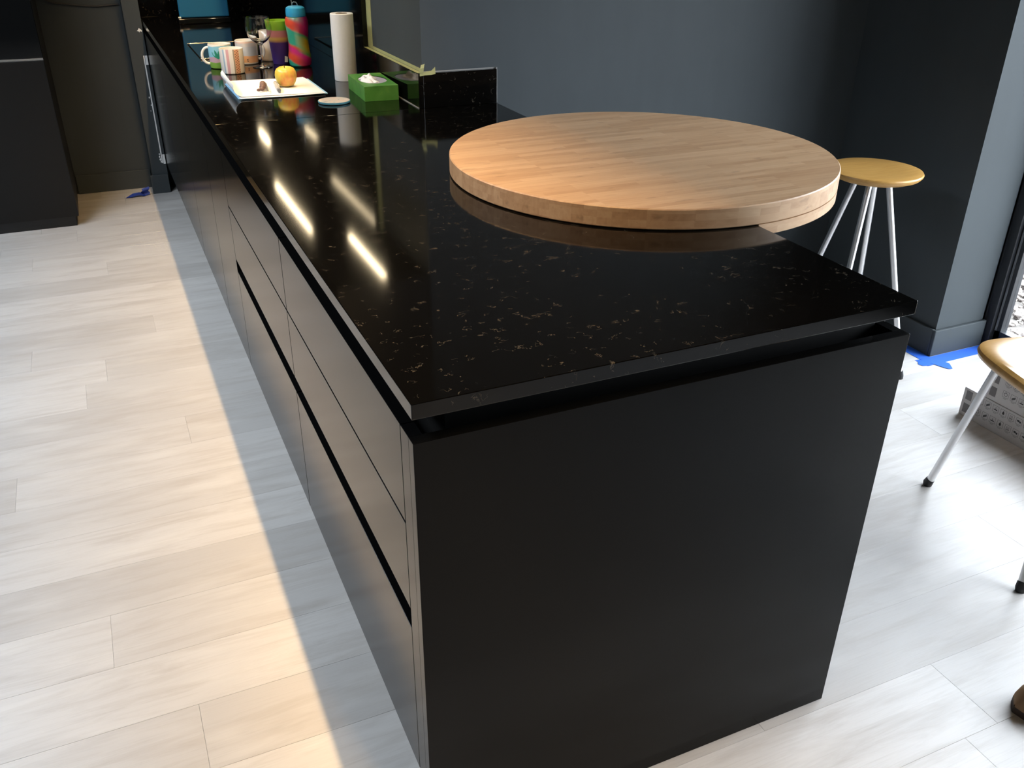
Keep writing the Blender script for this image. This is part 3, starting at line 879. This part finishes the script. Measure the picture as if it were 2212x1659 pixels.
# grey-blue mug behind
x, y, r, h = .272, 2.800, .041, .086
gm_ = uv_ramp_mat('seaside_glaze', 'v', [(0, (.50, .48, .46)), (.08, (.60, .33, .17)), (.36, (.40, .44, .50)), (.75, (.46, .45, .46)), (.9, (.62, .44, .36)), (.96, (.7, .66, .6))], rough=.2, wob=.08)
m3 = mug(x, y, r, h, gm_, math.radians(-8), 'pale grey mug with an orange band and small dark figure, behind the striped mug')
a0 = CAMDIR(x, y)
decal([[(a0 - .05, .012), (a0 + .10, .012), (a0 + .02, .017), (a0 + .10, .023), (a0 + .02, .021), (a0 - .08, .023), (a0 - .01, .017)]], r, INK, 'printed_figure', m3, (x, y, H))
# tall cream mug
x, y, r, h = .372, 2.845, .039, .108
cm = uv_ramp_mat('cream_glaze', 'v', [(0, (.50, .44, .37)), (.06, (.60, .54, .46)), (.95, (.70, .66, .58))], rough=.25)
m4 = mug(x, y, r, h, cm, math.radians(20), 'tall cream mug standing behind the wine glass')

# wine glass
GL = drink_glass_mat()
wg = thing('wine_glass', (.308, 2.690, H), 'empty clear wine glass standing among the mugs', 'glass')
bo = [(.0052, .078), (.010, .083), (.026, .093), (.040, .108), (.0475, .128), (.048, .145), (.0455, .160), (.0425, .178)]
inn = [(.0415, .1785), (.0440, .160), (.0465, .145), (.0460, .129), (.0385, .110), (.025, .0965), (.010, .0885), (0, .087)]
wgm = MB().lathe([(0, .0006), (.036, .0006), (.0372, .0015), (.036, .0028), (.015, .005), (.006, .010), (.0042, .020), (.0040, .060)] + bo + inn, 56)
wgm.build('bowl_and_stem', GL, wg, (.308, 2.690, H))

# tumbler
x, y = .391, 2.748
tm = thing('tumbler', (x, y, H), 'plastic tumbler banded green, pink, yellow and purple beside the bottle', 'cup')
tmat = uv_ramp_mat('banded_plastic', 'v', [(0, (.045, .022, .16)), (.50, (.07, .03, .22)), (.555, (.50, .30, .10)), (.60, (.60, .42, .10)), (.655, (.55, .20, .22)), (.78, (.52, .20, .22)), (.80, (.20, .42, .02)), (1, (.24, .48, .02))], 'LINEAR', .35)
MB().lathe([(0, .0006), (.030, .0006), (.0315, .004), (.046, .156), (.0462, .1575), (.0448, .1578), (.0300, .006), (0, .005)], 48).build('cup_body', tmat, tm, (x, y, H))
a0 = CAMDIR(x, y)
decal([[(a0 + .35, .010), (a0 + .75, .008), (a0 + .80, .028), (a0 + .42, .032)]], .0342, PAPER, 'paper_label', tm, (x, y, H), .0012)

# water bottle
x, y = .447, 2.665
wb = thing('water_bottle', (x, y, H), 'rainbow swirl water bottle with a bright blue cap', 'bottle')
sw, nt, b = new_mat('tie_dye_swirl')
uvn = N(nt, 'ShaderNodeUVMap'); sep = N(nt, 'ShaderNodeSeparateXYZ'); nt.links.new(uvn.outputs[0], sep.inputs[0])
tc = N(nt, 'ShaderNodeTexCoord'); nz = noise(nt, tc.outputs['Object'], 18, 2)
f = math_n(nt, 'ADD', sep.outputs['Y'], math_n(nt, 'MULTIPLY', math_n(nt, 'SUBTRACT', sep.outputs['X'], .74), .62))
f = math_n(nt, 'ADD', f, math_n(nt, 'MULTIPLY', math_n(nt, 'SUBTRACT', nz.outputs['Fac'], .5), .10))
RED, MAG, PLUM, TEAL, GRN, YEL = (.62, .07, .03), (.50, .015, .17), (.28, .008, .10), (.03, .34, .22), (.05, .28, .07), (.48, .33, .015)
la = ramp(nt, f, [(0, TEAL), (.05, RED), (.16, RED), (.24, MAG), (.30, MAG), (.34, RED), (.39, TEAL), (.60, TEAL), (.66, TEAL), (.71, RED), (.85, RED), (.95, TEAL)])
lb_ = ramp(nt, f, [(0, MAG), (.12, PLUM), (.26, MAG), (.31, GRN), (.45, YEL), (.60, YEL), (.66, GRN), (.71, PLUM), (.85, MAG), (1, PLUM)])
nt.links.new(mixrgb(nt, ramp_fac(nt, sep.outputs['X'], .66, .84), la, lb_), b.inputs['Base Color'])
b.inputs['Roughness'].default_value = .28; b.inputs['Coat Weight'].default_value = .3
MB().lathe([(0, .0006), (.034, .0006), (.040, .006), (.0425, .020), (.0425, .040), (.0395, .055), (.0375, .080), (.0385, .110), (.0410, .135), (.0430, .150), (.0425, .165), (.0385, .1755), (.033, .178), (0, .178)], 56).build('bottle_body', sw, wb, (x, y, H))
CAPB = simple('sky_blue_plastic', (.035, .34, .58), .3)
cp = MB().lathe([(0, .1782), (.0355, .1782), (.0365, .182), (.0365, .198), (.0345, .207), (.027, .2125), (.012, .2145), (0, .2145)], 48).build('cap', CAPB, wb, (x, y, H))
MB().tube([(-.010, 0, .2135), (-.011, 0, .222), (-.004, 0, .228), (.005, 0, .226), (.009, 0, .219), (.009, 0, .2135)], .0018, 8).build('loop', CHROME, cp, (x, y, H))
MB().tube([(-.011, 0, .220), (-.012, .001, .235), (-.010, .002, .262), (-.011, .004, .29)], .0016, 8).build('cord', CHROME, cp, (x, y, H))

# kitchen paper roll
x, y, r = .531, 2.310, .0395
kr = thing('paper_roll', (x, y, H), 'tall white kitchen paper roll standing by the splashback', 'paper roll')
MB().lathe([(.0200, .0006), (r - .001, .0006), (r, .003), (r, .2185), (r - .0015, .2205), (.0212, .2205)], 56).build('paper', TISSUEROLL, kr, (x, y, H))
MB().lathe([(.0195, .0006), (.0210, .0006), (.0210, .2200), (.0192, .2200), (.0190, .0006)], 40).build('cardboard_core', simple('brown_card_core', (.30, .20, .12), .8), kr, (x, y, H))

# tissue box
tb_ = thing('tissue_box', (.545, 2.02, H), 'green tissue box with white tissue in an oval opening', 'tissue box')
tgm, nt, b = new_mat('leafy_green_card')
tc = N(nt, 'ShaderNodeTexCoord'); n1 = noise(nt, tc.outputs['Object'], 9, 2, .5, .8); n2 = noise(nt, mapping(nt, tc.outputs['Object'], (12, 30, 22), rot=(0, 0, .6)), 1.5, 2)
c_ = ramp(nt, n1.outputs['Fac'], [(.3, (.035, .17, .025)), (.5, (.075, .26, .045)), (.62, (.10, .30, .06)), (.75, (.20, .38, .06))])
nt.links.new(mixrgb(nt, math_n(nt, 'MULTIPLY', ramp_fac(nt, n2.outputs['Fac'], .55, .7), .5), c_, (.02, .11, .02)), b.inputs['Base Color']); b.inputs['Roughness'].default_value = .35
TL, TW, TH = .245, .110, .046
TR = math.radians(-3)
def tlocal(bm_): return bm_.rot(TR)
bxm = MB()
# carton with oval hole in the top
n = 48; ow, ol = .045, .074
outer = []
for i in range(n):
    a = 2 * math.pi * i / n; ca, sa = math.cos(a), math.sin(a)
    s_ = min((TW / 2) / max(1e-6, abs(ca)), (TL / 2) / max(1e-6, abs(sa))); outer.append((ca * s_, sa * s_))
for (x0_, y0_) in ((1, 1), (1, -1), (-1, 1), (-1, -1)):
    j = min(range(n), key=lambda q: (outer[q][0] - x0_ * TW / 2) ** 2 + (outer[q][1] - y0_ * TL / 2) ** 2); outer[j] = (x0_ * TW / 2, y0_ * TL / 2)
inner = [(ow * math.cos(2 * math.pi * i / n), ol * math.sin(2 * math.pi * i / n)) for i in range(n)]
for i in range(n):
    j = (i + 1) % n
    bxm.poly([(*outer[i], TH), (*outer[j], TH), (*inner[j], TH), (*inner[i], TH)])
    bxm.poly([(*outer[i], .0005), (*outer[j], .0005), (*outer[j], TH), (*outer[i], TH)])
bxm.poly([(*p_, .0005) for p_ in outer])
bmesh.ops.remove_doubles(bxm.bm, verts=bxm.bm.verts, dist=1e-6)
tlocal(bxm).build('carton', tgm, tb_, (.545, 2.022, H))
FILM = simple('grey_film_opening', (.46, .45, .52), .3)
fm = MB(); fm.poly([(p_[0] * .999, p_[1] * .999, TH - .002) for p_ in inner]); tlocal(fm).build('opening_film', FILM, tb_, (.545, 2.022, H))
ts = MB(); gx, gy = 14, 12; gr = []
for j in range(gy + 1):
    row = []
    for i in range(gx + 1):
        u, v = i / gx * 2 - 1, j / gy * 2 - 1
        env = max(0, 1 - u * u * .9) * max(0, 1 - v * v * .9)
        z = TH - .0025 + .013 * env + .006 * math.sin(u * 7 + v * 3) * env + .004 * math.sin(v * 9 - u * 4) * env
        row.append(ts.bm.verts.new((-.012 + u * .026 * (1 - .2 * v * v) + .004 * math.sin(v * 5), .004 + v * .058 * (1 - .15 * u * u), z)))
    gr.append(row)
for j in range(gy):
    for i in range(gx): ts.bm.faces.new((gr[j][i], gr[j][i + 1], gr[j + 1][i + 1], gr[j + 1][i]))
tlocal(ts).build('tissue', simple('soft_white_tissue', (.80, .80, .80), .9, 0, .03), tb_, (.545, 2.022, H))

# notepad with papers
npd = thing('notepad', (.245, 2.25, H), 'white sheets of paper on a blue pad lying under the apple', 'paper')
def sheet(x0, x1, y0, y1, z, curl, mat, name, seed=0, nx=28, ny=10, skew=0.0, th=.0005):
    b = MB(); g = []
    for j in range(ny + 1):
        row = []
        for i in range(nx + 1):
            u, v = i / nx, j / ny
            x = x0 + (x1 - x0) * u; y = y0 + (y1 - y0) * v + skew * u
            zz = z + .0008 * math.sin(u * 5 + seed)
            if curl:
                d_ = x0 + .052 - x
                if d_ > 0:
                    rr_ = curl * (1.0 + .25 * (1 - v)); an = min(d_ / rr_, 2.7); x = x0 + .052 - rr_ * math.sin(an) - .012 * an / 2.7; zz += rr_ * (1 - math.cos(an))
            row.append(b.bm.verts.new((x, y, zz)))
        g.append(row)
    for j in range(ny):
        for i in range(nx): b.bm.faces.new((g[j][i], g[j][i + 1], g[j + 1][i + 1], g[j + 1][i])).smooth = True
    b.solidify(th)
    return b.build(name, mat, npd)
PB = simple('light_blue_cover', (.28, .52, .72), .5)
sheet(.120, .408, 2.082, 2.372, H + .0020, 0, PB, 'cover', 1, th=.0018)
sheet(.125, .398, 2.070, 2.380, H + .0042, 0, PAPER, 'sheet', 2)
sheet(.088, .394, 2.090, 2.395, H + .0062, .019, PAPER, 'sheet', .5, skew=-.008)

# apple
x, y = .303, 2.222
ap = thing('apple', (x, y, H + .0075), 'yellow apple with a red blush sitting on the white paper', 'apple')
am, nt, b = new_mat('apple_skin')
tc = N(nt, 'ShaderNodeTexCoord'); n1 = noise(nt, mapping(nt, tc.outputs['Object'], (14, 14, 7), (0.35, 0.1, 0)), 1.3, 3, .6); sp_ = noise(nt, tc.outputs['Object'], 420, 1)
c_ = ramp(nt, n1.outputs['Fac'], [(.42, (.56, .47, .06)), (.56, (.60, .42, .07)), (.68, (.62, .20, .07))])
nt.links.new(mixrgb(nt, math_n(nt, 'MULTIPLY', ramp_fac(nt, sp_.outputs['Fac'], .66, .7), .3), c_, (.7, .6, .3)), b.inputs['Base Color']); b.inputs['Roughness'].default_value = .3
MB().lathe([(0, .006), (.008, .003), (.016, .0008), (.024, .004), (.031, .014), (.0352, .026), (.0362, .037), (.0345, .048), (.029, .057), (.021, .0615), (.013, .0605), (.006, .056), (0, .052)], 48).build('apple_body', am, ap, (x, y, H + .0078))
MB().tube([(0, 0, .052), (-.001, .001, .060), (-.003, .002, .067)], [.0016, .0012, .0016], 8).build('stem', simple('brown_stem', (.09, .05, .02), .8), ap, (x, y, H + .0078))

# marker pen
pn = thing('marker_pen', (.268, 2.19, H + .008), 'short white marker pen lying on the paper beside the apple', 'pen')
pa, pb_ = Vector((.256, 2.110, H + .0150)), Vector((.272, 2.262, H + .0150))
dr = pb_ - pa
MB().tube([pa + dr * .13, pa + dr * .90], .0062, 16).build('barrel', simple('white_plastic', (.42, .41, .38), .35), pn)
MB().tube([pa, pa + dr * .02, pa + dr * .13], [.0050, .0060, .0062], 16).build('end_plug', simple('grey_plastic', (.16, .17, .18), .4), pn)
MB().tube([pa + dr * .90, pa + dr * .96, pb_], [.0064, .0060, .003], 16).build('cap', simple('dark_plastic', (.05, .05, .05), .4), pn)

# small brown trinket with clip
kt = thing('keyring', (.218, 2.18, H + .008), 'small brown keyring trinket with a metal clip on the paper', 'keyring')
KB = simple('brown_leather', (.12, .065, .05), .55, 0, .35, 120)
b = MB()
for (dx, dy, dz, r_, sc_) in [(.006, .045, .012, .010, (1, 1.3, .9)), (.002, .022, .011, .0115, (.9, 1.4, .8)), (-.004, -.006, .010, .0105, (1, 1.3, .8)), (-.010, -.028, .008, .008, (1.1, 1, .8)), (-.022, -.034, .0065, .006, (1.1, .9, .8))]:
    b.ball((.218 + dx, 2.18 + dy, H + .0082 + dz), r_, 2, sc_)
b.build('fob', KB, kt)
MB().tube([(.236, 2.235, H + .018), (.232, 2.20, H + .016), (.224, 2.14, H + .014), (.222, 2.115, H + .0125)], .0028, 8).build('clip', CHROME, kt)
MB().tube([(.222 + .007 * math.cos(a), 2.112 + .010 * math.sin(a), H + .0125) for a in [6.2832 * i / 16 for i in range(17)]], .0012, 6, cap=False).build('ring', CHROME, kt)

# coaster
x, y = .391, 1.930
co = thing('coaster', (x, y, H), 'round mottled coaster with a blue rim in front of the paper', 'coaster')
MB().lathe([(0, .0006), (.0475, .0006), (.050, .002), (.0505, .0065), (.0495, .0072), (0, .0072)], 56).build('rim_body', simple('teal_blue_rim', (.06, .20, .28), .35, 0, .3, 60), co, (x, y, H))
cmx, nt, b = new_mat('mottled_coaster_top')
tc = N(nt, 'ShaderNodeTexCoord'); n1 = noise(nt, tc.outputs['Object'], 40, 4, .7, .5)
nt.links.new(ramp(nt, n1.outputs['Fac'], [(.3, (.20, .20, .20)), (.45, (.46, .45, .42)), (.58, (.52, .40, .32)), (.7, (.58, .58, .56))]), b.inputs['Base Color']); b.inputs['Roughness'].default_value = .35
MB().lathe([(0, .0073), (.0485, .0073), (.0485, .0079), (0, .0079)], 56).build('printed_top', cmx, co, (x, y, H))
